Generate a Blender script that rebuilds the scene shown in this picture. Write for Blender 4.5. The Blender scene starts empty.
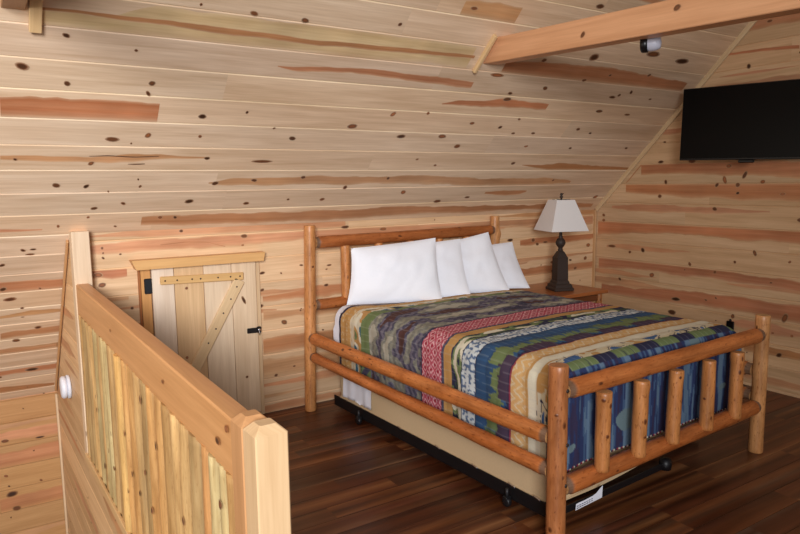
import bpy, math, random
import numpy as np
from mathutils import Vector, Matrix
from mathutils import noise as mn
random.seed(7)
C = bpy.context.scene.collection
YK, XG, ZT = 4.3626, 5.0391, 1.3417          # knee wall plane, gable plane, knee wall height
R2 = math.sqrt(.5)
PITCH = .1742                                 # exposed face of one pine board

# ------------------------------------------------------------------ helpers
def lin(c):
    return tuple(((v/255/12.92) if v/255 <= .04045 else ((v/255+.055)/1.055)**2.4) for v in c[:3])
def n1(x, y=0., z=0.): return mn.noise(Vector((x, y, z)))
def mixc(a, b, t): return tuple(a[i]*(1-t)+b[i]*t for i in range(3))
def sc(c, k): return tuple(min(255, v*k) for v in c)

class MB:
    """collects vertices with a tint and a uv, and faces with a material slot"""
    def __init__(s): s.v=[]; s.t=[]; s.uv=[]; s.f=[]; s.m=[]; s.sm=[]
    def vert(s, p, tint=(200,200,200), uv=(0,0)):
        s.v.append(tuple(p)); s.t.append(tint); s.uv.append(uv); return len(s.v)-1
    def face(s, ids, m=0, smooth=False): s.f.append(tuple(ids)); s.m.append(m); s.sm.append(smooth)
    def quad(s, ps, tint, uvs=None, m=0):
        uvs = uvs or [(0,0)]*4
        s.face([s.vert(p, tint, q) for p, q in zip(ps, uvs)], m)
    def build(s, name, mats, parent=None, loc=None, rotz=0):
        me = bpy.data.meshes.new(name)
        me.from_pydata(s.v, [], s.f); me.update()
        a = me.attributes.new('tint', 'FLOAT_COLOR', 'POINT')
        arr = np.ones((len(s.v), 4), np.float32)
        cache = {}
        for i, c in enumerate(s.t):
            if c not in cache: cache[c] = lin(c)
            arr[i, :3] = cache[c]
        a.data.foreach_set('color', arr.ravel())
        ul = me.uv_layers.new(name='UVMap')
        li = np.empty(len(me.loops), np.int32); me.loops.foreach_get('vertex_index', li)
        ul.data.foreach_set('uv', np.array(s.uv, np.float32)[li].ravel())
        me.polygons.foreach_set('material_index', np.array(s.m, np.int32))
        me.polygons.foreach_set('use_smooth', np.array(s.sm, bool))
        for m in (mats if isinstance(mats, (list, tuple)) else [mats]): me.materials.append(m)
        o = bpy.data.objects.new(name, me); C.objects.link(o)
        if parent: o.parent = parent
        if loc is not None: o.location = loc
        o.rotation_euler.z = rotz
        return o
    # --- shapes
    def box(s, c, size, tint=(200,200,200), rot=None, m=0, bev=0., jit=0, axis=0):
        """box with chamfered edges (bev); grain runs along `axis`"""
        hx, hy, hz = [d/2 for d in size]; c = Vector(c); rot = rot or Matrix.Identity(3)
        b = min(bev, hx*.98, hy*.98, hz*.98); off = (random.random()*9, random.random()*9)
        oth = [i for i in range(3) if i != axis]
        def pt(x, y, z):
            l = (x, y, z); p = c + rot @ Vector(l)
            return s.vert(p, tint, (l[axis]+off[0], l[oth[0]]+.7*l[oth[1]]+off[1]))
        if b <= 0:
            ids = {}
            for F in (((-1,-1,-1),(-1,1,-1),(1,1,-1),(1,-1,-1)), ((-1,-1,1),(1,-1,1),(1,1,1),(-1,1,1)),
                      ((-1,-1,-1),(1,-1,-1),(1,-1,1),(-1,-1,1)), ((1,1,-1),(-1,1,-1),(-1,1,1),(1,1,1)),
                      ((-1,1,-1),(-1,-1,-1),(-1,-1,1),(-1,1,1)), ((1,-1,-1),(1,1,-1),(1,1,1),(1,-1,1))):
                s.face([pt(x*hx, y*hy, z*hz) for x, y, z in F], m)
            return
        V = {}
        for x in (-1,1):
            for y in (-1,1):
                for z in (-1,1):
                    V[x,y,z,0] = pt(x*hx, y*(hy-b), z*(hz-b)); V[x,y,z,1] = pt(x*(hx-b), y*hy, z*(hz-b)); V[x,y,z,2] = pt(x*(hx-b), y*(hy-b), z*hz)
        def add(ids):
            p = [Vector(s.v[i]) for i in ids]; n = (p[1]-p[0]).cross(p[2]-p[0]); mid = sum(p, Vector())/len(p)
            s.face(ids if n.dot(mid-c) > 0 else ids[::-1], m)
        for a in (-1,1):
            add([V[a,-1,-1,0],V[a,1,-1,0],V[a,1,1,0],V[a,-1,1,0]]); add([V[-1,a,-1,1],V[1,a,-1,1],V[1,a,1,1],V[-1,a,1,1]]); add([V[-1,-1,a,2],V[1,-1,a,2],V[1,1,a,2],V[-1,1,a,2]])
            for d in (-1,1):
                add([V[a,d,-1,0],V[a,d,1,0],V[a,d,1,1],V[a,d,-1,1]]); add([V[a,-1,d,0],V[a,1,d,0],V[a,1,d,2],V[a,-1,d,2]]); add([V[-1,a,d,1],V[1,a,d,1],V[1,a,d,2],V[-1,a,d,2]])
                for e in (-1,1): add([V[a,d,e,0],V[a,d,e,1],V[a,d,e,2]])
    def lathe(s, c, prof, seg=24, tint=(200,200,200), m=0, smooth=True, rot=None, phase=0.):
        """prof: list of (radius, height) or (radius, height, tint)"""
        c = Vector(c); rot = rot or Matrix.Identity(3); rings = []
        for q in prof:
            t = q[2] if len(q) > 2 else tint
            if q[0] <= 1e-6: rings.append([s.vert(c+rot@Vector((0,0,q[1])), t, (q[1],0))])
            else: rings.append([s.vert(c+rot@Vector((q[0]*math.cos(phase+2*math.pi*i/seg), q[0]*math.sin(phase+2*math.pi*i/seg), q[1])), t, (q[1], i/seg)) for i in range(seg)])
        for a, b in zip(rings, rings[1:]):
            for i in range(seg):
                j = (i+1) % seg
                if len(a) == 1: s.face([a[0], b[j], b[i]][::-1] if False else [a[0], b[j], b[i]], m, smooth)
                elif len(b) == 1: s.face([a[i], a[j], b[0]], m, smooth)
                else: s.face([a[i], a[j], b[j], b[i]], m, smooth)
        if len(rings[0]) > 1: s.face(rings[0][::-1], m)
        if len(rings[-1]) > 1: s.face(rings[-1], m)
    def tube(s, pts, r, seg=10, tint=(200,200,200), m=0):
        pts = [Vector(p) for p in pts]; rings = []
        for k, p in enumerate(pts):
            d = (pts[min(k+1, len(pts)-1)]-pts[max(k-1, 0)]).normalized()
            a = d.cross(Vector((0,0,1)) if abs(d.z) < .9 else Vector((1,0,0))).normalized(); b = d.cross(a)
            rings.append([s.vert(p+(a*math.cos(2*math.pi*i/seg)+b*math.sin(2*math.pi*i/seg))*r, tint, (k*.1, i/seg)) for i in range(seg)])
        for x, y in zip(rings, rings[1:]):
            for i in range(seg): s.face([x[i], y[i], y[(i+1)%seg], x[(i+1)%seg]], m, True)
        s.face(rings[0], m); s.face(rings[-1][::-1], m)

def tag(o, label=None, cat=None, group=None, kind=None):
    for k, v in (('label',label),('category',cat),('group',group),('kind',kind)):
        if v: o[k] = v
    return o
def empty(name, loc=(0,0,0), rotz=0, label=None, cat=None, group=None, kind=None):
    o = bpy.data.objects.new(name, None); C.objects.link(o); o.empty_display_size = .1
    o.location = loc; o.rotation_euler.z = rotz
    return tag(o, label, cat, group, kind)

# ------------------------------------------------------------------ materials
def nodemat(name):
    m = bpy.data.materials.new(name); m.use_nodes = True; nt = m.node_tree
    b = nt.nodes['Principled BSDF']
    return m, nt, b
def N(nt, typ, **kw):
    n = nt.nodes.new(typ)
    for k, v in kw.items(): setattr(n, k, v)
    return n
def wood(name, rough=.5, grain=.22, fine=.12, scale=(1.6, 26.), bump=.05, coat=0., spec=.4, speck=0.):
    """tint attribute broken up by grain running along u"""
    m, nt, b = nodemat(name); L = nt.links.new
    at = N(nt, 'ShaderNodeAttribute', attribute_name='tint')
    uv = N(nt, 'ShaderNodeUVMap', uv_map='UVMap')
    mp = N(nt, 'ShaderNodeMapping'); mp.inputs['Scale'].default_value = (scale[0], scale[1], 1); L(uv.outputs[0], mp.inputs[0])
    no = N(nt, 'ShaderNodeTexNoise'); no.inputs['Scale'].default_value = 1; no.inputs['Detail'].default_value = 4; no.inputs['Distortion'].default_value = .6; L(mp.outputs[0], no.inputs['Vector'])
    mp2 = N(nt, 'ShaderNodeMapping'); mp2.inputs['Scale'].default_value = (scale[0]*4, scale[1]*6, 1); L(uv.outputs[0], mp2.inputs[0])
    no2 = N(nt, 'ShaderNodeTexNoise'); no2.inputs['Scale'].default_value = 1; no2.inputs['Detail'].default_value = 3; L(mp2.outputs[0], no2.inputs['Vector'])
    r1 = N(nt, 'ShaderNodeMapRange'); r1.inputs['From Min'].default_value = .3; r1.inputs['From Max'].default_value = .7; r1.inputs['To Min'].default_value = 1-grain; r1.inputs['To Max'].default_value = 1+grain*.45; L(no.outputs[0], r1.inputs['Value'])
    r2 = N(nt, 'ShaderNodeMapRange'); r2.inputs['From Min'].default_value = .3; r2.inputs['From Max'].default_value = .7; r2.inputs['To Min'].default_value = 1-fine; r2.inputs['To Max'].default_value = 1+fine*.5; L(no2.outputs[0], r2.inputs['Value'])
    mu = N(nt, 'ShaderNodeMath', operation='MULTIPLY'); L(r1.outputs[0], mu.inputs[0]); L(r2.outputs[0], mu.inputs[1])
    if speck:                                   # small dark bark flecks
        mp3 = N(nt, 'ShaderNodeMapping'); mp3.inputs['Scale'].default_value = (34, 95, 1); L(uv.outputs[0], mp3.inputs[0])
        no3 = N(nt, 'ShaderNodeTexNoise'); no3.inputs['Scale'].default_value = 1; no3.inputs['Detail'].default_value = 2; L(mp3.outputs[0], no3.inputs['Vector'])
        r3 = N(nt, 'ShaderNodeMapRange'); r3.inputs['From Min'].default_value = .60; r3.inputs['From Max'].default_value = .70; r3.inputs['To Min'].default_value = 1; r3.inputs['To Max'].default_value = 1-speck; L(no3.outputs[0], r3.inputs['Value'])
        m3 = N(nt, 'ShaderNodeMath', operation='MULTIPLY'); L(mu.outputs[0], m3.inputs[0]); L(r3.outputs[0], m3.inputs[1]); mu = m3
    # darker grain is also redder
    ga = N(nt, 'ShaderNodeCombineColor')
    p1 = N(nt, 'ShaderNodeMath', operation='POWER'); p1.inputs[1].default_value = .75; L(mu.outputs[0], p1.inputs[0])
    p3 = N(nt, 'ShaderNodeMath', operation='POWER'); p3.inputs[1].default_value = 1.3; L(mu.outputs[0], p3.inputs[0])
    L(p1.outputs[0], ga.inputs[0]); L(mu.outputs[0], ga.inputs[1]); L(p3.outputs[0], ga.inputs[2])
    mx = N(nt, 'ShaderNodeMix', data_type='RGBA', blend_type='MULTIPLY'); mx.inputs['Factor'].default_value = 1
    L(at.outputs['Color'], mx.inputs['A']); L(ga.outputs[0], mx.inputs['B']); L(mx.outputs['Result'], b.inputs['Base Color'])
    b.inputs['Roughness'].default_value = rough; b.inputs['Specular IOR Level'].default_value = spec
    if coat: b.inputs['Coat Weight'].default_value = coat; b.inputs['Coat Roughness'].default_value = .25
    if bump:
        bp = N(nt, 'ShaderNodeBump'); bp.inputs['Strength'].default_value = bump; bp.inputs['Distance'].default_value = .01
        L(no.outputs[0], bp.inputs['Height']); L(bp.outputs[0], b.inputs['Normal'])
    return m
def plain(name, rough=.5, noise_amt=.06, nscale=40., spec=.4, metal=0., bump=0.):
    m, nt, b = nodemat(name); L = nt.links.new
    at = N(nt, 'ShaderNodeAttribute', attribute_name='tint')
    tc = N(nt, 'ShaderNodeTexCoord')
    no = N(nt, 'ShaderNodeTexNoise'); no.inputs['Scale'].default_value = nscale; no.inputs['Detail'].default_value = 3; L(tc.outputs['Object'], no.inputs['Vector'])
    r = N(nt, 'ShaderNodeMapRange'); r.inputs['To Min'].default_value = 1-noise_amt; r.inputs['To Max'].default_value = 1+noise_amt; L(no.outputs[0], r.inputs['Value'])
    mx = N(nt, 'ShaderNodeVectorMath', operation='SCALE'); L(at.outputs['Color'], mx.inputs[0]); L(r.outputs[0], mx.inputs['Scale']); L(mx.outputs[0], b.inputs['Base Color'])
    b.inputs['Roughness'].default_value = rough; b.inputs['Specular IOR Level'].default_value = spec; b.inputs['Metallic'].default_value = metal
    if bump:
        bp = N(nt, 'ShaderNodeBump'); bp.inputs['Strength'].default_value = bump; bp.inputs['Distance'].default_value = .01
        L(no.outputs[0], bp.inputs['Height']); L(bp.outputs[0], b.inputs['Normal'])
    return m
PINE = wood('pine_boards', rough=.5, grain=.2, fine=.1, scale=(1.1, 17), bump=.03)
CLEAR = wood('clear_lumber', rough=.42, grain=.16, fine=.08, scale=(1.2, 20), bump=.03)
LOG = wood('varnished_log', rough=.42, grain=.34, fine=.2, scale=(5, 18), bump=.1, coat=.12, speck=.55)
SLAB = wood('half_log_slab', rough=.5, grain=.34, fine=.16, scale=(2.6, 16), bump=.06, speck=.25)
STAIN = wood('stained_table_wood', rough=.3, grain=.25, fine=.1, scale=(2, 22), bump=.03, coat=.2)
FLOORM = wood('laminate_floor', rough=.36, grain=.6, fine=.25, scale=(.9, 10), bump=.02, spec=.4)
LINEN = plain('white_linen', .85, .02, 60, .2, bump=.04)
QUILT = plain('quilted_cotton', .9, .10, 160, .15, bump=.12)
TICK = plain('box_spring_ticking', .9, .05, 90, .15)
BLACKM = plain('black_metal', .45, .1, 30, .4)
BLACKP = plain('black_plastic', .35, .04, 30, .4)
WHITEP = plain('white_plastic', .4, .02, 30, .4)
BRONZE = plain('dark_bronze_resin', .55, .18, 35, .35, bump=.06)
SHADE = plain('cream_lamp_fabric', .9, .04, 200, .1)
CHROME = plain('polished_metal', .25, .02, 30, .5, metal=1.)
SCREEN = plain('dark_tv_glass', .3, .02, 10, .12)

TONES = dict(red=(192,126,86), pinkish=(208,152,110), brown=(194,134,92), orange=(208,158,106), yellow=(224,190,148), streak=(188,128,86), dark=(84,48,30))
PALE = (230,200,168)

# ------------------------------------------------------------------ board walls
def wob(u, k, s): return n1(u*s, k*3.7, 1.3)
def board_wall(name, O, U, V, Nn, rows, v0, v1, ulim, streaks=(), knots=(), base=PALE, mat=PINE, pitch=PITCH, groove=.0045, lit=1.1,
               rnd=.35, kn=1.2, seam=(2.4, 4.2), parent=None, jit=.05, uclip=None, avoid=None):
    """tongue-and-groove boards along U; ulim(va, vb) gives a board's two ends. Heartwood and knots are inlaid patches of the same mesh."""
    O, U, V, Nn = Vector(O), Vector(U).normalized(), Vector(V).normalized(), Vector(Nn).normalized()
    mb = MB(); P = lambda u, v, h=0.: O + U*u + V*v + Nn*h
    rr = random.Random(name)
    edges = []
    k0 = math.floor((v0 - rows)/pitch)
    v = rows + k0*pitch
    while v < v1 - 1e-6: edges.append((v, v+pitch)); v += pitch
    flip = U.cross(V).dot(Nn) < 0
    def face(ids, m=0): mb.face(ids[::-1] if flip else ids, m)
    boards = []
    for bi, (a, b) in enumerate(edges):
        a2, b2 = max(a, v0), min(b, v1)
        if b2-a2 < .004: continue
        ua, ub = ulim(a2, b2)
        if ub-ua < .02: continue
        u = ua; first = True
        while u < ub-1e-6:
            ue = min(ub, u + (rr.uniform(*seam) if not first else rr.uniform(.8, seam[1])))
            if ub-ue < .5: ue = ub
            first = False
            t = 1 + rr.uniform(-jit, jit); w = rr.uniform(-1, 1)
            tint = tuple(round(x) for x in (base[0]*t, base[1]*(t-.012*w), base[2]*(t-.03*w)))
            tl = tuple(min(252, round(x*lit)) for x in tint)  # groove bevels tinted to imitate the light they catch
            off = (rr.uniform(0, 20), rr.uniform(0, 20)); g = groove
            row = []
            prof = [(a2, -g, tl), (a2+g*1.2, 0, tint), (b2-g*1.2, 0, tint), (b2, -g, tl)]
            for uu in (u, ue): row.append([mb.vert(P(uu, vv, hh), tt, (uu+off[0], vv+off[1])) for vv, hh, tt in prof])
            for i in range(3): face([row[0][i], row[1][i], row[1][i+1], row[0][i+1]])
            boards.append((a2, b2, u, ue, tint, off))
            if rnd and rr.random() < rnd and ue-u > .6:         # a random heartwood streak
                s0 = rr.uniform(u, ue-.5); s1 = min(ue, s0+rr.uniform(.5, 2.2)); vc = rr.uniform(a2+.03, b2-.03); hw = rr.uniform(.01, .045)
                ok = not (avoid and avoid((s0+s1)/2, vc))
                if ok: inlay(mb, P, face, [(s0, vc, .002), (s0*.6+s1*.4, vc, hw), (s0*.2+s1*.8, vc, hw), (s1, vc, hw if s1 == ue else .002)], a2+g*1.2, b2-g*1.2, mixc(TONES['pinkish'], TONES['red'], rr.random()*.6), off, rr, 0., tint)
            for q in range(int(kn*(ue-u)*rr.uniform(.3, 1.4))):
                uu, vv = rr.uniform(u+.05, ue-.05), rr.uniform(a2+.03, b2-.03)
                if avoid and avoid(uu, vv): continue
                knot(mb, P, face, uu, vv, rr.uniform(.005, .013), rr.uniform(.004, .008), tint, off, rr)
            u = ue
    for tone, pts in streaks:
        vm = sorted(p[1] for p in pts)[len(pts)//2]
        for a2, b2, u, ue, tint, off in boards:
            if a2 <= vm < b2: inlay(mb, P, face, pts, a2+groove*1.2, b2-groove*1.2, TONES[tone], off, rr, .0012 if tone in ('streak','dark') else .0, tint); break
    for q in knots:
        for a2, b2, u, ue, tint, off in boards:
            if a2 <= q[1] < b2: knot(mb, P, face, q[0], min(max(q[1], a2+q[3]*.6), b2-q[3]*.6), q[2], q[3], tint, off, rr); break
    o = mb.build(name, mat, parent)
    return o
def inlay(mb, P, face, pts, va, vb, tone, off, rr, h=.0, tint=PALE):
    pts = sorted(pts); h += rr.uniform(.0004, .0012)
    tone = tuple(round(c*rr.uniform(.97, 1.03)) for c in tone); seed = rr.uniform(0, 99)
    us = [p[0] for p in pts]; u = us[0]; st = []
    step = .03
    while u <= us[-1]+1e-6:
        for (x0, c0, w0), (x1, c1, w1) in zip(pts, pts[1:]):
            if x0 <= u <= x1: break
        f = min(1, max(0, (u-x0)/max(1e-6, x1-x0))); c = c0*(1-f)+c1*f; w = w0*(1-f)+w1*f
        j = min(.02, w*.6)
        lo = c-w+j*(n1(u*4, seed)+.4*n1(u*17, seed+4)); hi = c+w+j*(n1(u*4, seed+9)+.4*n1(u*17, seed+14))
        lo = min(max(lo, va), vb); hi = min(max(hi, va), vb)
        if hi > lo: st.append((u, lo, hi))
        u += step
    prev = None
    for u, lo, hi in st:
        tn = sc(tone, 1+.10*n1(u*2.5, seed)+.05*n1(u*9, seed+2)); w = hi-lo; ids = []
        for f, m in ((0,.8),(.16,.3),(.4,.0),(.62,.12),(.86,.02),(1,.5)):
            v = lo+w*f; c = mixc(tn, tint, m); ids.append(mb.vert(P(u, v, h), tuple(round(x) for x in c), (u+off[0], v+off[1])))
        if prev:
            for q in range(5): face([prev[q], ids[q], ids[q+1], prev[q+1]])
        prev = ids
def knot(mb, P, face, u, v, ru, rv, tint, off, rr, h=.0034):
    ru, rv = max(ru*.82, .004), max(rv*.82, .004); n = 12; ph = rr.uniform(-.4, .4)
    dk = rr.uniform(.8, 1.25); dark = (112*dk, 70*dk, 44*dk); dark = tuple(round(x) for x in dark)
    ck = rr.choice((.7, 1.3, 1.0)); core = tuple(round(x*ck) for x in dark); rim = tuple(round(x) for x in mixc(dark, tint, .72))
    c = mb.vert(P(u, v, h), core, (u+off[0], v+off[1])); rings = []
    for k, t, hh in ((.55, core, h), (.82, dark, h), (1.25, rim, h*.8)):
        ring = []
        for i in range(n):
            a = 2*math.pi*i/n; q = k*(1+.16*n1(math.cos(a)*1.5+u*7, math.sin(a)*1.5, v*9)); x, y = ru*q*math.cos(a), rv*q*math.sin(a)
            ring.append(mb.vert(P(u+x+y*ph, v+y, hh), t, (u+x+off[0], v+y+off[1])))
        rings.append(ring)
    for i in range(n):
        j = (i+1) % n
        face([c, rings[0][i], rings[0][j]])
        for A, B in zip(rings, rings[1:]): face([A[i], B[i], B[j], A[j]])

# ------------------------------------------------------------------ logs
def log(mb, p0, p1, r0, r1=None, tint=(188,117,64), tenon=(.0, .0), knots=5, seg=20, wav=.05, endcap=(196,150,100), seed=None, lump=()):
    """peeled log from p0 to p1: wavy, slightly tapered, with knots; tenon=(length at p0, at p1) narrows a grey sawn shoulder"""
    p0, p1 = Vector(p0), Vector(p1); r1 = r1 or r0; d = p1-p0; Ln = d.length; d = d/Ln
    a = d.cross(Vector((0,0,1)) if abs(d.z) < .9 else Vector((0,1,0))).normalized(); b = d.cross(a)
    rr = random.Random(seed if seed is not None else str(tuple(p0))+str(tuple(p1))); s = rr.uniform(0, 99)
    ts = [0, .004] + [i/26 for i in range(1, 26)] + [.996, 1]
    for e, tl in ((0, tenon[0]), (1, tenon[1])):
        if tl:
            f = tl/Ln
            ts += [f*.7, f, f+.006] if e == 0 else [1-f*.7, 1-f, 1-f-.006]
    ts = sorted(set(ts)); off = (rr.uniform(0, 9), rr.uniform(0, 9))
    def rad(t, th):
        r = r0*(1-t)+r1*t
        r *= 1+wav*(n1(t*Ln*4, s)+.5*n1(t*Ln*11, s+3+math.cos(th)*.6, math.sin(th)*.6))
        for lt, lth, lh, lw in lump: r += lh*math.exp(-((t-lt)*Ln/lw)**2)*max(0, math.cos(th-lth))**2
        if tenon[0] and t*Ln < tenon[0]: r *= .86
        if tenon[1] and (1-t)*Ln < tenon[1]: r *= .86
        if not tenon[0] and t == 0 or not tenon[1] and t == 1: r *= .94
        return r
    rings = []; tint = tuple(tint)
    for t in ts:
        ring = []
        for i in range(seg):
            th = 2*math.pi*i/seg; r = rad(t, th)
            k = 1+.13*n1(t*Ln*5, s+math.cos(th)*1.3, math.sin(th)*1.3)+.05*n1(t*Ln*23, s+5+math.cos(th)*4, math.sin(th)*4)
            c = sc(tint, k)
            if (tenon[0] and t*Ln < tenon[0]) or (tenon[1] and (1-t)*Ln < tenon[1]): c = mixc(c, (112,96,86), .75)
            ring.append(mb.vert(p0+d*(t*Ln)+(a*math.cos(th)+b*math.sin(th))*r, tuple(round(x) for x in c), (t*Ln+off[0], th*r0+off[1])))
        rings.append(ring)
    for x, y in zip(rings, rings[1:]):
        for i in range(seg): mb.face([x[i], x[(i+1)%seg], y[(i+1)%seg], y[i]][::-1], 0, True)
    for e, ring in ((0, rings[0]), (1, rings[-1])):
        cp = p0 if e == 0 else p1; cid = mb.vert(cp, endcap, (0, 0))
        rim = [mb.vert(mb.v[i], endcap, (math.cos(2*math.pi*q/seg)*.1, math.sin(2*math.pi*q/seg)*.1)) for q, i in enumerate(ring)]
        for i in range(seg):
            f = [cid, rim[i], rim[(i+1)%seg]]; mb.face(f if e == 0 else f[::-1])
    for q in range(knots):
        t = rr.uniform(.08, .92); th = rr.uniform(0, 2*math.pi); ru = rr.uniform(.006, .016); rv = rr.uniform(.004, .009)
        core = (92,48,24); rim = tuple(round(x) for x in sc(tint, .86)); n = 9
        def S(du, dv, h):
            tt = t+du/Ln; g = th+dv/r0; r = rad(tt, g)+h
            return p0+d*(tt*Ln)+(a*math.cos(g)+b*math.sin(g))*r
        c = mb.vert(S(0,0,.0025), core); R1 = []; Rr = []
        for i in range(n):
            g = 2*math.pi*i/n; R1.append(mb.vert(S(ru*.6*math.cos(g), rv*.6*math.sin(g), .002), (110,60,32))); Rr.append(mb.vert(S(ru*1.2*math.cos(g), rv*1.2*math.sin(g), .0008), rim))
        for i in range(n):
            j = (i+1)%n; mb.face([c, R1[j], R1[i]][::-1], 0, True); mb.face([R1[i], R1[j], Rr[j], Rr[i]][::-1], 0, True)
SLOPE_STREAKS = [('red', [(0.14, 0.925, 0.075), (0.48, 0.928, 0.073), (0.88, 0.932, 0.07)]), ('red', [(1.44, 1.294, 0.003), (1.54, 1.285, 0.013), (1.88, 1.311, 0.02), (2.22, 1.301, 0.025), (2.53, 1.291, 0.026), (2.81, 1.276, 0.023)]), ('red', [(2.63, 1.117, 0.004), (2.77, 1.135, 0.02), (3.11, 1.149, 0.033), (3.29, 1.153, 0.038), (3.56, 1.152, 0.022)]), ('yellow', [(0.3, 1.428, 0.051), (0.55, 1.421, 0.051), (0.8, 1.475, 0.086), (1.19, 1.471, 0.087), (1.63, 1.478, 0.087), (2.14, 1.487, 0.08), (2.69, 1.478, 0.08)]), ('streak', [(0.29, 1.476, 0.007), (0.5, 1.481, 0.01), (0.8, 1.477, 0.016), (1.14, 1.472, 0.019), (1.64, 1.462, 0.018), (2.14, 1.476, 0.016), (2.7, 1.488, 0.01)]), ('brown', [(2.96, 1.439, 0.04), (3.46, 1.456, 0.069), (4.09, 1.454, 0.07), (4.45, 1.44, 0.06), (4.89, 1.43, 0.045)]), ('orange', [(2.43, 1.775, 0.059), (2.56, 1.787, 0.057), (2.71, 1.795, 0.058), (2.87, 1.806, 0.05)]), ('pinkish', [(0.13, 0.608, 0.014), (0.31, 0.603, 0.021), (0.55, 0.599, 0.018), (0.75, 0.616, 0.03), (0.91, 0.626, 0.023), (1.2, 0.622, 0.004)]), ('dark', [(0.54, 0.628, 0.002), (0.64, 0.633, 0.004), (0.77, 0.624, 0.004), (0.91, 0.633, 0.002)]), ('dark', [(0.74, 0.571, 0.002), (0.78, 0.571, 0.005), (0.84, 0.575, 0.002)]), ('pinkish', [(1.22, 0.416, 0.004), (1.35, 0.423, 0.03), (1.97, 0.433, 0.037), (2.61, 0.426, 0.04), (3.38, 0.396, 0.044), (4.02, 0.399, 0.047), (4.42, 0.382, 0.012)]), ('brown', [(3.5, 0.27, 0.012), (3.67, 0.266, 0.03), (3.88, 0.272, 0.024), (3.96, 0.282, 0.006)]), ('red', [(3.7, 0.58, 0.003), (3.9, 0.57, 0.022), (4.14, 0.56, 0.04), (4.51, 0.55, 0.035), (5.04, 0.539, 0.019)]), ('brown', [(0.86, 0.094, 0.05), (0.97, 0.092, 0.051), (1.49, 0.086, 0.05), (2.08, 0.078, 0.053), (2.76, 0.093, 0.046), (3.24, 0.087, 0.042), (4.37, 0.081, 0.034), (4.96, 0.07, 0.028)]), ('pinkish', [(0.11, 0.057, 0.013), (0.23, 0.053, 0.009), (0.34, 0.054, 0.003)]), ('brown', [(0.09, -0.484, 0.07), (0.25, -0.479, 0.067), (0.45, -0.467, 0.058)]), ('brown', [(0.08, -0.996, 0.035), (0.25, -0.978, 0.042), (0.45, -0.962, 0.037)]), ('brown', [(0.07, -1.191, 0.044), (0.25, -1.188, 0.045), (0.44, -1.186, 0.039)]), ('brown', [(0.05, -1.702, 0.051), (0.25, -1.726, 0.052), (0.43, -1.743, 0.046)]), ('pinkish', [(0.08, -0.779, 0.017), (0.25, -0.757, 0.028), (0.44, -0.76, 0.017)])]
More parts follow.
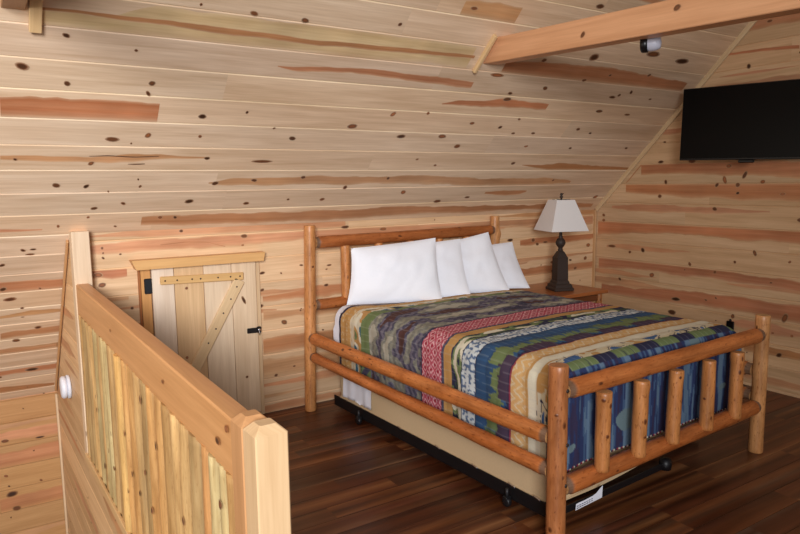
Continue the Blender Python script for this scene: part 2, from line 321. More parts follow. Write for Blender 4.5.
SLOPE_KNOTS = [(0.409, 1.357, 0.016, 0.013), (0.712, 1.312, 0.009, 0.008), (0.233, 1.173, 0.028, 0.022), (0.42, 1.094, 0.015, 0.015), (0.806, 1.128, 0.017, 0.015), (0.794, 1.064, 0.012, 0.016), (0.975, 1.596, 0.007, 0.008), (1.238, 1.586, 0.022, 0.013), (1.513, 1.585, 0.022, 0.014), (2.073, 1.637, 0.013, 0.012), (2.507, 1.8, 0.027, 0.012), (0.645, 0.751, 0.037, 0.017), (0.824, 0.785, 0.016, 0.018), (0.743, 0.725, 0.005, 0.007), (0.194, 0.602, 0.009, 0.01), (0.551, 0.577, 0.015, 0.015), (0.385, 0.413, 0.02, 0.019), (0.535, 0.403, 0.015, 0.016), (0.822, 0.397, 0.008, 0.012), (0.806, 0.454, 0.005, 0.008), (0.652, 0.36, 0.005, 0.008), (0.741, 0.258, 0.014, 0.013), (0.585, 0.223, 0.019, 0.013), (1.093, 0.931, 0.022, 0.017), (1.339, 0.974, 0.009, 0.011), (1.529, 0.865, 0.009, 0.008), (1.665, 0.792, 0.023, 0.016), (1.105, 0.788, 0.011, 0.011), (1.174, 0.622, 0.018, 0.012), (1.519, 0.601, 0.072, 0.013), (1.26, 0.416, 0.022, 0.017), (1.505, 0.439, 0.02, 0.013), (1.836, 0.462, 0.018, 0.014), (1.125, 0.262, 0.028, 0.018), (1.499, 0.23, 0.021, 0.014), (1.787, 0.257, 0.011, 0.01), (2.04, 0.904, 0.035, 0.02), (2.296, 1.015, 0.018, 0.02), (2.437, 0.836, 0.035, 0.017), (2.558, 1.038, 0.012, 0.012), (2.964, 0.974, 0.022, 0.013), (2.77, 0.848, 0.034, 0.018), (2.948, 0.761, 0.027, 0.019), (2.663, 0.632, 0.013, 0.009), (2.848, 0.575, 0.013, 0.01), (2.5, 0.447, 0.013, 0.015), (2.183, 0.363, 0.016, 0.02), (2.693, 0.302, 0.022, 0.021), (3.06, 0.193, 0.035, 0.017), (3.339, 0.229, 0.026, 0.012), (2.043, 0.249, 0.02, 0.015), (3.236, 0.95, 0.018, 0.014), (3.394, 0.9, 0.019, 0.009), (3.59, 0.908, 0.02, 0.01), (3.367, 1.031, 0.014, 0.009), (3.607, 0.778, 0.02, 0.01), (4.031, 0.966, 0.022, 0.015), (4.117, 1.149, 0.038, 0.014), (4.095, 0.77, 0.017, 0.011), (4.769, 0.786, 0.019, 0.011), (3.589, 0.601, 0.021, 0.016), (4.196, 0.932, 0.017, 0.01), (4.46, 1.135, 0.035, 0.01), (4.17, 0.409, 0.012, 0.012), (3.424, 1.311, 0.023, 0.016), (2.944, 1.376, 0.057, 0.015), (3.141, 1.245, 0.022, 0.012), (3.146, 1.195, 0.035, 0.016), (3.26, 1.525, 0.021, 0.015), (3.741, 1.407, 0.024, 0.012), (3.962, 1.47, 0.015, 0.012), (3.687, 1.595, 0.042, 0.03), (3.445, 1.951, 0.038, 0.016), (4.243, 1.681, 0.073, 0.023), (4.611, 1.659, 0.079, 0.024), (4.147, 1.286, 0.037, 0.013), (4.206, 1.309, 0.016, 0.013), (4.312, 1.345, 0.016, 0.018), (4.368, 1.508, 0.016, 0.013), (4.587, 1.298, 0.017, 0.009), (0.557, 0.148, 0.008, 0.009), (0.712, 0.059, 0.009, 0.009), (0.401, 0.08, 0.008, 0.013), (0.221, -0.118, 0.013, 0.014), (0.273, -0.114, 0.018, 0.009), (0.257, -0.158, 0.026, 0.009), (0.111, -0.243, 0.015, 0.014), (0.109, -0.476, 0.021, 0.02), (0.144, -0.585, 0.038, 0.021), (0.31, -0.497, 0.008, 0.01), (0.208, -0.693, 0.011, 0.011), (0.299, -0.929, 0.021, 0.018), (0.168, -1.054, 0.024, 0.018), (0.261, -1.457, 0.045, 0.021), (0.06, -1.505, 0.012, 0.014), (0.968, 0.125, 0.015, 0.014), (1.06, 0.12, 0.012, 0.014), (4.886, 0.181, 0.028, 0.021)]
GABLE_STREAKS = [('red', [(4.16, 1.439, 0.009), (3.86, 1.746, 0.009), (3.74, 1.778, 0.004)]), ('red', [(3.86, 1.729, 0.062), (3.37, 1.716, 0.058), (2.94, 1.705, 0.058), (2.49, 1.686, 0.061), (2.11, 1.663, 0.06)]), ('red', [(4.02, 1.569, 0.055), (3.75, 1.56, 0.066), (3.27, 1.534, 0.07), (2.85, 1.527, 0.073), (2.48, 1.514, 0.065), (2.09, 1.489, 0.067)]), ('pinkish', [(4.16, 1.374, 0.014), (3.85, 1.372, 0.036), (3.35, 1.368, 0.033), (2.92, 1.371, 0.019), (2.69, 1.371, 0.004)]), ('red', [(4.32, 1.188, 0.087), (3.84, 1.219, 0.077), (3.35, 1.234, 0.067), (2.91, 1.223, 0.074), (2.46, 1.217, 0.076), (2.07, 1.199, 0.075)]), ('pinkish', [(4.21, 1.003, 0.014), (3.94, 1.013, 0.028), (3.63, 1.01, 0.022), (3.34, 1.015, 0.004)]), ('red', [(4.32, 0.838, 0.054), (3.83, 0.866, 0.055), (3.24, 0.856, 0.05), (2.74, 0.84, 0.039), (2.44, 0.823, 0.044), (2.05, 0.804, 0.041)]), ('red', [(4.28, 0.569, 0.068), (3.82, 0.601, 0.064), (3.23, 0.63, 0.059), (2.72, 0.631, 0.062), (2.43, 0.624, 0.067), (2.04, 0.611, 0.069)]), ('red', [(2.83, 0.318, 0.044), (2.59, 0.311, 0.035), (2.41, 0.311, 0.034), (2.08, 0.32, 0.035)]), ('red', [(4.27, 0.255, 0.039), (3.4, 0.334, 0.031), (2.71, 0.381, 0.024)]), ('red', [(3.09, 2.582, 0.011), (2.83, 2.576, 0.011), (2.55, 2.548, 0.014)]), ('pinkish', [(3.31, 2.326, 0.024), (2.9, 2.336, 0.03), (2.53, 2.331, 0.028)]), ('brown', [(2.96, 2.781, 0.044), (2.73, 2.772, 0.039), (2.53, 2.763, 0.038)])]
GABLE_KNOTS = [(3.031, 1.723, 0.025, 0.016), (3.354, 1.765, 0.036, 0.016), (3.65, 1.775, 0.03, 0.013), (3.593, 1.602, 0.015, 0.021), (3.648, 1.481, 0.02, 0.017), (3.124, 1.574, 0.017, 0.02), (2.95, 1.574, 0.02, 0.019), (2.755, 1.588, 0.019, 0.015), (2.603, 1.506, 0.022, 0.011), (2.947, 1.511, 0.016, 0.012), (3.132, 1.382, 0.021, 0.016), (4.253, 1.296, 0.018, 0.014), (4.252, 1.248, 0.018, 0.014), (3.618, 1.943, 0.015, 0.008), (2.911, 2.464, 0.016, 0.019), (4.149, 1.007, 0.046, 0.014), (3.803, 0.996, 0.021, 0.023), (3.7, 0.78, 0.026, 0.022), (3.451, 0.598, 0.048, 0.017), (3.333, 0.914, 0.014, 0.017), (3.173, 0.629, 0.013, 0.008), (3.086, 0.658, 0.009, 0.008), (2.936, 0.541, 0.016, 0.02), (2.533, 0.584, 0.022, 0.038), (2.615, 0.454, 0.011, 0.008), (2.475, 0.457, 0.011, 0.011), (2.56, 0.294, 0.022, 0.019), (3.485, 0.478, 0.039, 0.022), (3.059, 1.614, 0.017, 0.032), (2.898, 1.65, 0.016, 0.031), (2.471, 1.319, 0.021, 0.014), (4.046, 0.704, 0.017, 0.014), (2.787, 1.06, 0.015, 0.023), (2.942, 0.968, 0.012, 0.012), (2.523, 1.007, 0.011, 0.011), (3.106, 0.87, 0.013, 0.012), (3.943, 0.967, 0.016, 0.014), (2.771, 2.772, 0.022, 0.011)]
KNEE_STREAKS = [('pinkish', [(0.57, 1.243, 0.03), (0.8, 1.246, 0.031), (1.23, 1.252, 0.04), (1.95, 1.261, 0.043), (2.99, 1.254, 0.04), (5.03, 1.254, 0.043)]), ('red', [(0.56, 1.103, 0.043), (0.68, 1.092, 0.043), (0.78, 1.091, 0.031)]), ('streak', [(0.98, 1.248, 0.003), (1.14, 1.258, 0.005), (1.27, 1.25, 0.004), (1.41, 1.209, 0.002)]), ('red', [(1.65, 0.848, 0.042), (1.93, 0.841, 0.044), (2.43, 0.838, 0.042), (2.98, 0.826, 0.041), (3.84, 0.81, 0.04), (5.04, 0.805, 0.039)]), ('pinkish', [(1.65, 0.707, 0.032), (1.93, 0.702, 0.033), (2.25, 0.695, 0.034)]), ('red', [(1.64, 0.492, 0.057), (1.92, 0.488, 0.059), (2.29, 0.49, 0.058)]), ('pinkish', [(1.62, 0.313, 0.08), (1.91, 0.302, 0.082), (2.29, 0.304, 0.078)]), ('pinkish', [(1.62, 0.123, 0.015), (1.75, 0.121, 0.011), (1.96, 0.128, 0.004)]), ('red', [(4.07, 1.078, 0.022), (4.31, 1.091, 0.037), (5.03, 1.099, 0.039)]), ('pinkish', [(3.89, 0.921, 0.004), (4.07, 0.934, 0.032), (5.04, 0.952, 0.029)]), ('pinkish', [(0.56, 0.937, 0.015), (0.66, 0.932, 0.019), (0.77, 0.934, 0.019)])]
KNEE_KNOTS = [(0.636, 1.25, 0.008, 0.009), (0.64, 1.219, 0.006, 0.006), (0.638, 1.189, 0.008, 0.009), (0.603, 1.087, 0.028, 0.015), (0.622, 1.023, 0.023, 0.015), (0.786, 0.861, 0.012, 0.01), (1.533, 1.276, 0.025, 0.014), (1.114, 1.331, 0.013, 0.01), (1.802, 0.644, 0.023, 0.018), (1.727, 0.266, 0.015, 0.011), (1.868, 0.31, 0.012, 0.007), (1.652, 1.011, 0.022, 0.011), (1.792, 0.999, 0.008, 0.007), (1.948, 1.044, 0.016, 0.007), (2.172, 1.027, 0.021, 0.007), (2.143, 0.88, 0.021, 0.011), (2.312, 1.302, 0.034, 0.011), (2.643, 1.271, 0.032, 0.012), (1.627, 0.78, 0.026, 0.014), (1.647, 0.892, 0.015, 0.011), (4.226, 1.096, 0.025, 0.018), (4.277, 1.057, 0.019, 0.014), (4.377, 1.069, 0.032, 0.009), (4.484, 0.876, 0.039, 0.014), (4.708, 0.879, 0.02, 0.01), (4.914, 0.883, 0.021, 0.019), (4.778, 0.797, 0.021, 0.014), (4.025, 0.785, 0.018, 0.014), (4.473, 0.793, 0.019, 0.014), (4.951, 1.007, 0.028, 0.019), (3.95, 1.112, 0.035, 0.013)]
EAVE_STREAKS = [('brown', [(0.01, -0.441, 0.078), (0.21, -0.434, 0.071), (0.45, -0.425, 0.069)]), ('pinkish', [(0.03, -0.162, 0.023), (0.23, -0.157, 0.02), (0.44, -0.152, 0.016)]), ('brown', [(-0.01, -0.793, 0.063), (0.19, -0.785, 0.064), (0.44, -0.78, 0.058)]), ('pinkish', [(-0.03, -1.046, 0.04), (0.42, -1.02, 0.037)])]
EAVE_KNOTS = [(0.043, -0.552, 0.013, 0.012), (0.272, -0.644, 0.01, 0.012), (0.071, -0.704, 0.039, 0.024), (0.095, -0.825, 0.03, 0.02), (0.289, -0.298, 0.034, 0.008), (0.057, -0.278, 0.026, 0.012)]
# ================================================================== SETTING
fl = lambda y: .535-.02584*(y-1.6)            # plan line of the stair side wall / railing
# floor: two slabs around the stair opening, planks running along x
def make_floor():
    mb = MB(); rr = random.Random(3); pw = .128; y = -2.0
    FL = [(102,55,32),(77,40,23),(133,84,49),(62,31,18),(113,64,35),(87,47,27),(144,97,60),(69,37,24),(94,71,59),(99,50,29)]
    while y < YK+.03:
        y1 = min(YK+.03, y+pw); x0 = -3.2 if y1 <= 1.46 else fl(y)+.02; x = x0; first = True
        while x < XG+.03-1e-6:
            xe = min(XG+.03, x+(rr.uniform(.3, 1.3) if first else 1.22)); first = False
            if XG-xe < .2: xe = XG+.03
            off = (rr.uniform(0, 30), rr.uniform(0, 30)); t0 = rr.choice(FL); rows = []
            # several strip tones inside one plank, as printed on the laminate
            cuts = [y, y+.002] + sorted(y+.002+(y1-y-.004)*q for q in (rr.uniform(.1,.35), rr.uniform(.4,.62), rr.uniform(.68,.9))) + [y1-.002, y1]
            ts = [sc(t0, .45)] + [mixc(t0, rr.choice(FL), rr.uniform(.35,1)) for _ in range(5)] + [sc(t0, .45)]
            R = [[mb.vert((xx, yy, -.0015 if i in (0, 6) else 0), tuple(round(v) for v in t), (xx+off[0], yy+off[1])) for i, (yy, t) in enumerate(zip(cuts, ts))] for xx in (x, xe)]
            for i in range(6): mb.face([R[0][i], R[1][i], R[1][i+1], R[0][i+1]])
            x = xe
        y = y1
    return mb.build('floor', FLOORM)
o = make_floor(); tag(o, kind='structure')
# ceiling slope at 45 degrees, from the eave below the loft floor up to the ridge
sv = lambda z: (z-ZT)/R2
def slim(a, b):
    return (-3.2, XG) if a >= -1e-3 else (-3.2, fl(YK-(a+b)/2*R2)-.0)
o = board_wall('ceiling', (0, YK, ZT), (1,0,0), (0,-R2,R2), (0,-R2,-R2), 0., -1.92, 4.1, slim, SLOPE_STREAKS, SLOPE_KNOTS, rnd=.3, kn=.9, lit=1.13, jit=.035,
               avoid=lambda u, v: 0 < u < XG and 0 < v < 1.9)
tag(o, kind='structure')
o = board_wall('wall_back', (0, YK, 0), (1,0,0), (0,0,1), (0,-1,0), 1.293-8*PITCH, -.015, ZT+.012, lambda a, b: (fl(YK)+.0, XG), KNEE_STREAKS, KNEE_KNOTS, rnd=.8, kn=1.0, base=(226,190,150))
tag(o, kind='structure')
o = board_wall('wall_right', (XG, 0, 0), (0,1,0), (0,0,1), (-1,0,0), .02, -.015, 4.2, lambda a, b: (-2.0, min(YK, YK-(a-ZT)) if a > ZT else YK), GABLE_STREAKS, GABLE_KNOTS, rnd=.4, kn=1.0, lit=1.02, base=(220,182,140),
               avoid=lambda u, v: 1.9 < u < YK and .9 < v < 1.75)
tag(o, kind='structure')
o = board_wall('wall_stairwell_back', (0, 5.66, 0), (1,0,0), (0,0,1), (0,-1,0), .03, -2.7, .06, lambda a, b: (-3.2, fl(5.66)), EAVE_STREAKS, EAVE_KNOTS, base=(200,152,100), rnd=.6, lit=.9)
tag(o, kind='structure')
sd = Vector((fl(5.66)-fl(1.42), 5.66-1.42, 0)); sl = sd.length
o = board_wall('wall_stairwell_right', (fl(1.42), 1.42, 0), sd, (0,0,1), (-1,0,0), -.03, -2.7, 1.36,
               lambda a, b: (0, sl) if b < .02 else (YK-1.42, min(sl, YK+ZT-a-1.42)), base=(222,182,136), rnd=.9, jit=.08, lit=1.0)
tag(o, kind='structure')
mb = MB(); mb.quad([(-3.2,1.42,-2.7),(fl(1.42),1.42,-2.7),(fl(5.66),5.66,-2.7),(-3.2,5.66,-2.7)], (120,70,38), [(0,0),(3,0),(3,4),(0,4)])
tag(mb.build('floor_lower', FLOORM), kind='structure')

def trim(name, p0, p1, w, t, side, out, tint, mat=CLEAR, bev=.003):
    """strip from p0 to p1; width w along `side`, thickness t along `out`"""
    p0, p1, side, out = Vector(p0), Vector(p1), Vector(side).normalized(), Vector(out).normalized(); d = p1-p0
    mb = MB(); rot = Matrix((d.normalized(), side, out)).transposed()
    mb.box((p0+p1)/2 + out*(t/2), (d.length, w, t), tint, rot, bev=bev)
    return tag(mb.build(name, mat), kind='structure')
trim('trim_1', (XG-.004, YK-.012, 0), (XG-.004, YK-.012, ZT), .03, .016, (0,1,0), (-1,0,0), (205,160,112))
trim('trim_2', (XG-.002, YK-.02, ZT+.005), (XG-.002, YK-2.6, ZT+2.585), .05, .018, (0,R2,R2), (-1,0,0), (224,194,152))
trim('trim_3', (fl(5.66)+.0, 5.64, -2.7), (fl(5.66)+.0, 5.64, .03), .035, .016, (0,1,0), (-1,0,0), (226,196,158))
trim('trim_4', (fl(4.4)-.004, 4.385, ZT-.04), (fl(5.64)-.004, 5.625, ZT-1.28), .022, .014, (0,R2,R2), (-1,0,0), (206,156,106))
# nosing board at the floor edge of the stair opening
trim('trim_5', (fl(1.45)-.001, 1.45, -.005), (fl(4.27)-.001, 4.27, -.005), .05, .016, (0,0,1), (-1,0,0), (222,182,130))
# stop sticks beside the two collar ties, lying on the slope
for nm, x, v0_, v1_, w in (('trim_6', 2.735, 1.39, 1.66, .022), ('trim_7', .285, 1.37, 2.3, .05)):
    a = Vector((x, YK-v0_*R2, ZT+v0_*R2)); b = Vector((x+.012, YK-v1_*R2, ZT+v1_*R2))
    trim(nm, a, b, w, .03, (1,0,0), (0,-R2,-R2), (226,190,140))

# ================================================================== COLLAR TIES
def beam(name, x0, z0, x1, z1, yend, w, h, label, tint, kn):
    mb = MB(); ys = [yend + (3.5-yend)*i/30 for i in range(31)]; off = (random.random()*9, random.random()*9); rr = random.Random(name)
    secs = []
    for i, y in enumerate(ys):
        f = (3.3-y)/1.88; cx = x0+(x1-x0)*f; cz = z0+(z1-z0)*f; b = .004; sec = []
        for dx, dz in ((0,b),(b,0),(w-b,0),(w,b),(w,h-b),(w-b,h),(b,h),(0,h-b)):
            z = cz+dz; yy = min(y, YK+ZT-z+.001) if i == 30 else min(y, YK+ZT-z)
            sec.append(mb.vert((cx+dx, yy, z), tint, (y+off[0], dx*.9+dz+off[1])))
        secs.append(sec)
    for a, b2 in zip(secs, secs[1:]):
        for q in range(8): mb.face([a[q], b2[q], b2[(q+1)%8], a[(q+1)%8]])
    mb.face(secs[0][::-1]); mb.face(secs[-1])
    for y, dz, ru, rv in kn:
        f = (3.3-y)/1.88; O = Vector((x0+(x1-x0)*f, y, z0+(z1-z0)*f+dz))
        knot(mb, lambda u, v, hh=0: O+Vector((-hh, u, v)), lambda ids, m=0: mb.face(ids), 0, 0, ru, rv, tint, off, rr)
    o = mb.build(name, CLEAR); tag(o, label, 'beam', 'square collar beams under the sloped ceiling'); return o
beam('ceiling_beam', 2.785, 2.362, 2.865, 2.300, .3, .1, .145, 'orange-toned square collar beam running out above the bed and television', (220,164,120), [(2.55,.06,.016,.016),(2.0,.1,.02,.014)])
beam('ceiling_beam', .158, 2.372, .158, 2.372, .3, .092, .145, 'collar beam whose end shows in the top left corner of the photo', (176,128,84), [])
# small spot lamp under the beam
sp = empty('spot_light', (2.945, 2.25, 2.335), 0, 'small white spot lamp with black rim fixed under the collar beam', 'lamp')
rotx = Matrix.Rotation(math.radians(-62), 3, 'Z') @ Matrix.Rotation(math.pi/2, 3, 'Y')
mb = MB(); mb.lathe((0,0,-.028), [(.0,-.005),(.03,-.005),(.036,.005),(.038,.03),(.036,.052),(.026,.073),(0,.078)], 22, (188,188,200), rot=rotx); mb.build('lamp_body', WHITEP, sp)
mb = MB(); mb.lathe((0,0,-.028), [(0,-.022),(.034,-.022),(.041,-.016),(.042,.012),(.038,.014)], 22, (16,15,16), rot=rotx); mb.build('rim', BLACKP, sp)
mb = MB(); mb.lathe((0,0,.0), [(.012,.0),(.012,.004),(.02,.006),(.02,.010)], 14, (200,200,205)); mb.build('mount', WHITEP, sp)

# ================================================================== KNEE WALL DOOR
dr = empty('door_1', (1.25, YK, 0)); dr['kind'] = 'structure'
X0 = 1.25
seams = [(.908,1.046,(236,214,190)),(1.046,1.236,(226,188,142)),(1.236,1.424,(234,208,176)),(1.424,1.596,(232,204,170))]
for a, b, t in seams:
    mb = MB(); mb.box(((a+b)/2-X0, -.018, .577), (1.09, b-a-.003, .03), t, Matrix(((0,0,1),(1,0,0),(0,1,0))).transposed().inverted() if False else Matrix(((0,1,0),(0,0,1),(1,0,0))), bev=.003)
    mb.build('door_board', CLEAR, dr)
kf = lambda ids, m=0: None
def dots(par, pts, y, r=.006):
    for x, z in pts:
        mb = MB(); mb.lathe((x-X0, y, z), [(r,0),(r*.8,.0015),(0,.002)], 10, (70,48,36), m=0, rot=Matrix.Rotation(math.pi/2, 3, 'X')); mb.build('screw', BLACKM, par)
mb = MB(); mb.box((1.229-X0, -.043, 1.016), (.545, .052, .02), (220,176,116), Matrix.Rotation(.028, 3, 'Y') @ Matrix(((1,0,0),(0,0,-1),(0,1,0))), bev=.004)
bt = mb.build('batten', CLEAR, dr)
dots(bt, [(.985,1.022),(1.06,1.02),(1.155,1.018),(1.21,1.016),(1.325,1.014),(1.41,1.012),(1.475,1.01)], -.0535)
a, b = Vector((1.475-X0, -.043, .985)), Vector((1.135-X0, -.043, .40)); dd = (b-a).normalized()
mb = MB(); mb.box((a+b)/2, ((b-a).length, .075, .02), (226,194,150), Matrix((dd, Vector((0,-1,0)).cross(dd)*-1, Vector((0,-1,0)))).transposed(), bev=.004)
br = mb.build('brace', CLEAR, dr)
dots(br, [(1.45,.94),(1.405,.86),(1.35,.77),(1.295,.67),(1.24,.58)], -.0535)
mb = MB(); rr = random.Random(5)
# knots on the door boards
for x, z, ru, rv in ((1.12,.96,.01,.01),(1.225,.58,.014,.026),(1.50,.84,.012,.03),(1.50,.30,.01,.009),(1.10,.5,.01,.01)):
    knot(mb, lambda u, v, h=0: Vector((u-X0, -.0335-h, v)), lambda ids, m=0: mb.face(ids), x, z, ru, rv, (222,190,150), (0,0), rr)
mb.build('board_knot', PINE, dr)
# header, casing
mb = MB()
pr = [(.785-X0,1.166),(1.648-X0,1.166),(1.636-X0,1.106),(.812-X0,1.106)]; f = [mb.vert((x,-.085,z),(222,172,112),(x,z)) for x, z in pr]; bk = [mb.vert((x+(.02 if x<0 else -.02)*0,-.002,z),(206,146,86),(x,z+.1)) for x, z in pr]
mb.face(f[::-1]); mb.face(bk)
for i in range(4): mb.face([f[i], f[(i+1)%4], bk[(i+1)%4], bk[i]])
mb.build('header_trim', CLEAR, dr)
V3 = Matrix(((0,1,0),(0,0,1),(1,0,0)))
mb = MB(); mb.box((.874-X0, -.014, .553), (1.10, .058, .022), (218,160,98), V3, bev=.003); mb.build('side_casing', CLEAR, dr)
mb = MB(); mb.box((.836-X0, -.012, .553), (1.10, .014, .02), (170,108,62), V3, bev=.002); mb.build('side_casing', CLEAR, dr)
mb = MB(); mb.box((1.613-X0, -.01, .553), (1.10, .03, .016), (222,190,150), V3, bev=.003); mb.build('side_casing', CLEAR, dr)
mb = MB(); mb.box((.884-X0, -.032, .994), (.046, .014, .098), (22,24,30), None, bev=.005); hg = mb.build('hinge', BLACKM, dr)
mb = MB()
mb.box((1.552-X0, -.04, .622), (.075, .012, .036), (24,22,22), Matrix.Rotation(.02,3,'Y'), bev=.003); mb.box((1.60-X0, -.034, .622), (.03, .02, .044), (24,22,22), None, bev=.004)
lt = mb.build('latch', BLACKM, dr)
mb = MB(); mb.lathe((1.598-X0, -.045, .622), [(.011,0),(.011,.006),(.006,.01),(0,.011)], 12, (200,200,205), rot=Matrix.Rotation(math.pi/2,3,'X')); mb.tube([(1.598-X0,-.05,.618),(1.599-X0,-.052,.6),(1.60-X0,-.045,.585)], .003, 8, (190,190,195)); mb.build('staple', CHROME, lt)

# ================================================================== STAIR RAILING
RT = math.atan2(.02584, 1)
rl = empty('stair_railing', (.535, 1.6, 0), RT, 'heavy wooden railing with half-log slats and clear handrail along the stair opening', 'railing')
# local: x to the right, y along the rail; left face of newels at x=0
def post(mb, c, w, z0, z1, tint, ch=0.):
    b = .004; x, y = c; h = w/2; off = (random.random()*9, random.random()*9)
    def ring(hh, z): return [mb.vert((x+sx*(hh-b*(k==0)), y+sy*(hh-b*(k==1)), z), tint, (z+off[0], (sx*hh*.7+sy*hh)+off[1])) for sx, sy, ks in ((-1,-1,(1,0)),(1,-1,(0,1)),(1,1,(1,0)),(-1,1,(0,1))) for k in (ks[::-1] if False else ks)]
    rs = [ring(h, z0), ring(h, z1-ch)] + ([ring(h-ch, z1)] if ch else [])
    for a, b2 in zip(rs, rs[1:]):
        for i in range(8): mb.face([a[i], a[(i+1)%8], b2[(i+1)%8], b2[i]])
    mb.face(rs[0][::-1]); mb.face(rs[-1])
mb = MB(); post(mb, (.045, -.045), .089, -.25, 1.02, (220,184,140), .022); mb.build('newel_post', CLEAR, rl)
mb = MB(); post(mb, (.043, .046), .086, -.25, 1.018, (200,148,100), .022); mb.build('newel_post', CLEAR, rl)  # rear post tinted darker, standing in for shade on its left face
# far post against the knee wall, notched for the rail
mb = MB(); post(mb, (.043, 2.708), .097, -.06, 1.362, (232,204,172)); mb.build('end_post', CLEAR, rl)
# handrail on edge
mb = MB(); off = (3, 4); secs = []
for i in range(31):
    f = i/30; y = .09+f*(2.66-.09); zt = .992+.062*f; zb = .818+.052*f; b = .006; x0 = .004-.004*f; w = .072; sec = []
    for x, z in ((x0,zb+b),(x0+b,zb),(x0+w-b,zb),(x0+w,zb+b),(x0+w,zt-b),(x0+w-b,zt),(x0+b,zt),(x0,zt-b)):
        sec.append(mb.vert((x,y,z), (210,154,100) if x < x0+.01 else (194,140,94), (y+off[0], x*1.3+z+off[1])))  # side light painted in: left face brighter than the rest
    secs.append(sec)
for a, b2 in zip(secs, secs[1:]):
    for q in range(8): mb.face([a[q], b2[q], b2[(q+1)%8], a[(q+1)%8]])
mb.face(secs[0][::-1]); mb.face(secs[-1]); rr = random.Random(9)
for y, z, ru, rv in ((.2,.90,.02,.012),(.12,.96,.014,.012),(.78,.93,.012,.008),(1.7,.95,.01,.008)):
    knot(mb, lambda u, v, h=0: Vector((.002-h, u, v)), lambda ids, m=0: mb.face(ids), y, z, ru, rv, (222,150,86), off, rr)
mb.build('handrail', CLEAR, rl)
# half-log slats, outer face bulging toward the stairs
def slat(y0, y1, ztop, zbot, tint, bulge):
    mb = MB(); seg = 10; rr = random.Random(y0); off = (rr.uniform(0,9), rr.uniform(0,9)); s = rr.uniform(0,99); rows = []
    nz = 28
    for k in range(nz+1):
        z = zbot+(ztop-zbot)*k/nz; row = []
        for i in range(seg+1):
            th = math.pi*i/seg; c = math.cos(th); w = (y1-y0)/2*(1+.05*n1(z*3, s)); yc = (y0+y1)/2+.006*n1(z*2, s+7)
            y = yc - c*w; x = .03 - bulge*math.sin(th)*(1+.12*n1(z*5, s+i*.2))
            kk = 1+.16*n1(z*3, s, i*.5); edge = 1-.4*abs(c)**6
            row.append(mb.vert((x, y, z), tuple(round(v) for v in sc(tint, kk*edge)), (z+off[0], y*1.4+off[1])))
        rows.append(row)
    for a, b in zip(rows, rows[1:]):
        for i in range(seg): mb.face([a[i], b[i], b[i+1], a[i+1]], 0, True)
    bl = [mb.vert((.03, y0, zbot), tint), mb.vert((.03, y1, zbot), tint), mb.vert((.03, y1, ztop), tint), mb.vert((.03, y0, ztop), tint)]; mb.face(bl)
    mb.face([i for i in rows[0]]); mb.face([i for i in rows[-1]][::-1])
    for q in range(rr.choice((0,1,1,2))):
        kz = rr.uniform(zbot+.06, ztop-.05); ym = (y0+y1)/2+rr.uniform(-.01,.01)
        knot(mb, lambda u, v, h=0: Vector((.03-bulge*math.sqrt(max(.05, 1-((v-(y0+y1)/2)/((y1-y0)/2))**2))*1.06-h-.001, v, u)), lambda ids, m=0: mb.face(ids, m, True), kz, ym, rr.uniform(.012,.022), rr.uniform(.009,.015), tint, off, rr)
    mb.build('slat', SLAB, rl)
ys = [.088,.16,.225,.305,.40,.515,.63,.735,.85,.98,1.075,1.20,1.32,1.44,1.52,1.63,1.735,1.84,1.93,2.03,2.13,2.24,2.34,2.45,2.56,2.655]
SL = [(200,160,106),(212,170,112),(186,152,102),(216,164,102),(206,152,96),(192,148,92),(202,178,126)]
rr = random.Random(21)
for i in range(len(ys)-1):
    long_slat = abs(ys[i]-1.52) < .01  # one longer, fuller slat in a brighter tint
    slat(ys[i]+.001, ys[i+1]-.001, .83+.052*((ys[i]+ys[i+1])/2-.09)/2.57, -.055 if long_slat else -.035+rr.uniform(-.01,.02), (222,176,108) if long_slat else rr.choice(SL), .046 if long_slat else rr.uniform(.03,.038))
# round white fixture on the stairwell side wall
sm = empty('smoke_alarm', (fl(4.86)-.002, 4.86, .285), RT, 'round white two-tier alarm disc on the stairwell side wall, left of the railing post', 'alarm')
ry = Matrix.Rotation(-math.pi/2, 3, 'Y')
mb = MB(); mb.lathe((0,0,0), [(.078,0),(.08,.004),(.08,.016),(.074,.02),(.03,.02)], 28, (226,226,234), rot=ry); mb.build('base_plate', WHITEP, sm)
mb = MB(); mb.lathe((0,0,0), [(.06,.02),(.075,.026),(.076,.044),(.066,.054),(.03,.058),(0,.058)], 28, (234,234,242), rot=ry); mb.build('cover', WHITEP, sm)

# ================================================================== LOG BED
BX, BY, BT = 2.906, 3.162, .039
bed = empty('log_bed', (BX, BY, 0), BT, 'honey-stained log bed with round posts, rails and footboard spindles', 'bed')
LT = (178,112,66)
def L(name, p0, p1, r, tint=LT, parent=None, **k):
    mb = MB(); log(mb, p0, p1, r, tint=tint, **k); return mb.build(name, LOG, parent or bed)
fp = [L('bedpost', (-.874,-1.15,0), (-.872,-1.15,.83), .043, knots=7, seed=1, endcap=(176,118,72)), L('bedpost', (.874,-1.15,0), (.876,-1.15,.83), .041, (206,146,92), knots=6, seed=2)]
hp = [L('bedpost', (-.93,1.115,0), (-.895,1.115,1.335), .042, (204,140,84), knots=7, seed=3), L('bedpost', (.862,1.11,0), (.862,1.11,1.335), .04, (210,150,96), knots=8, seed=4, lump=((.88,2.5,.016,.035),(.93,.6,.01,.03)))]
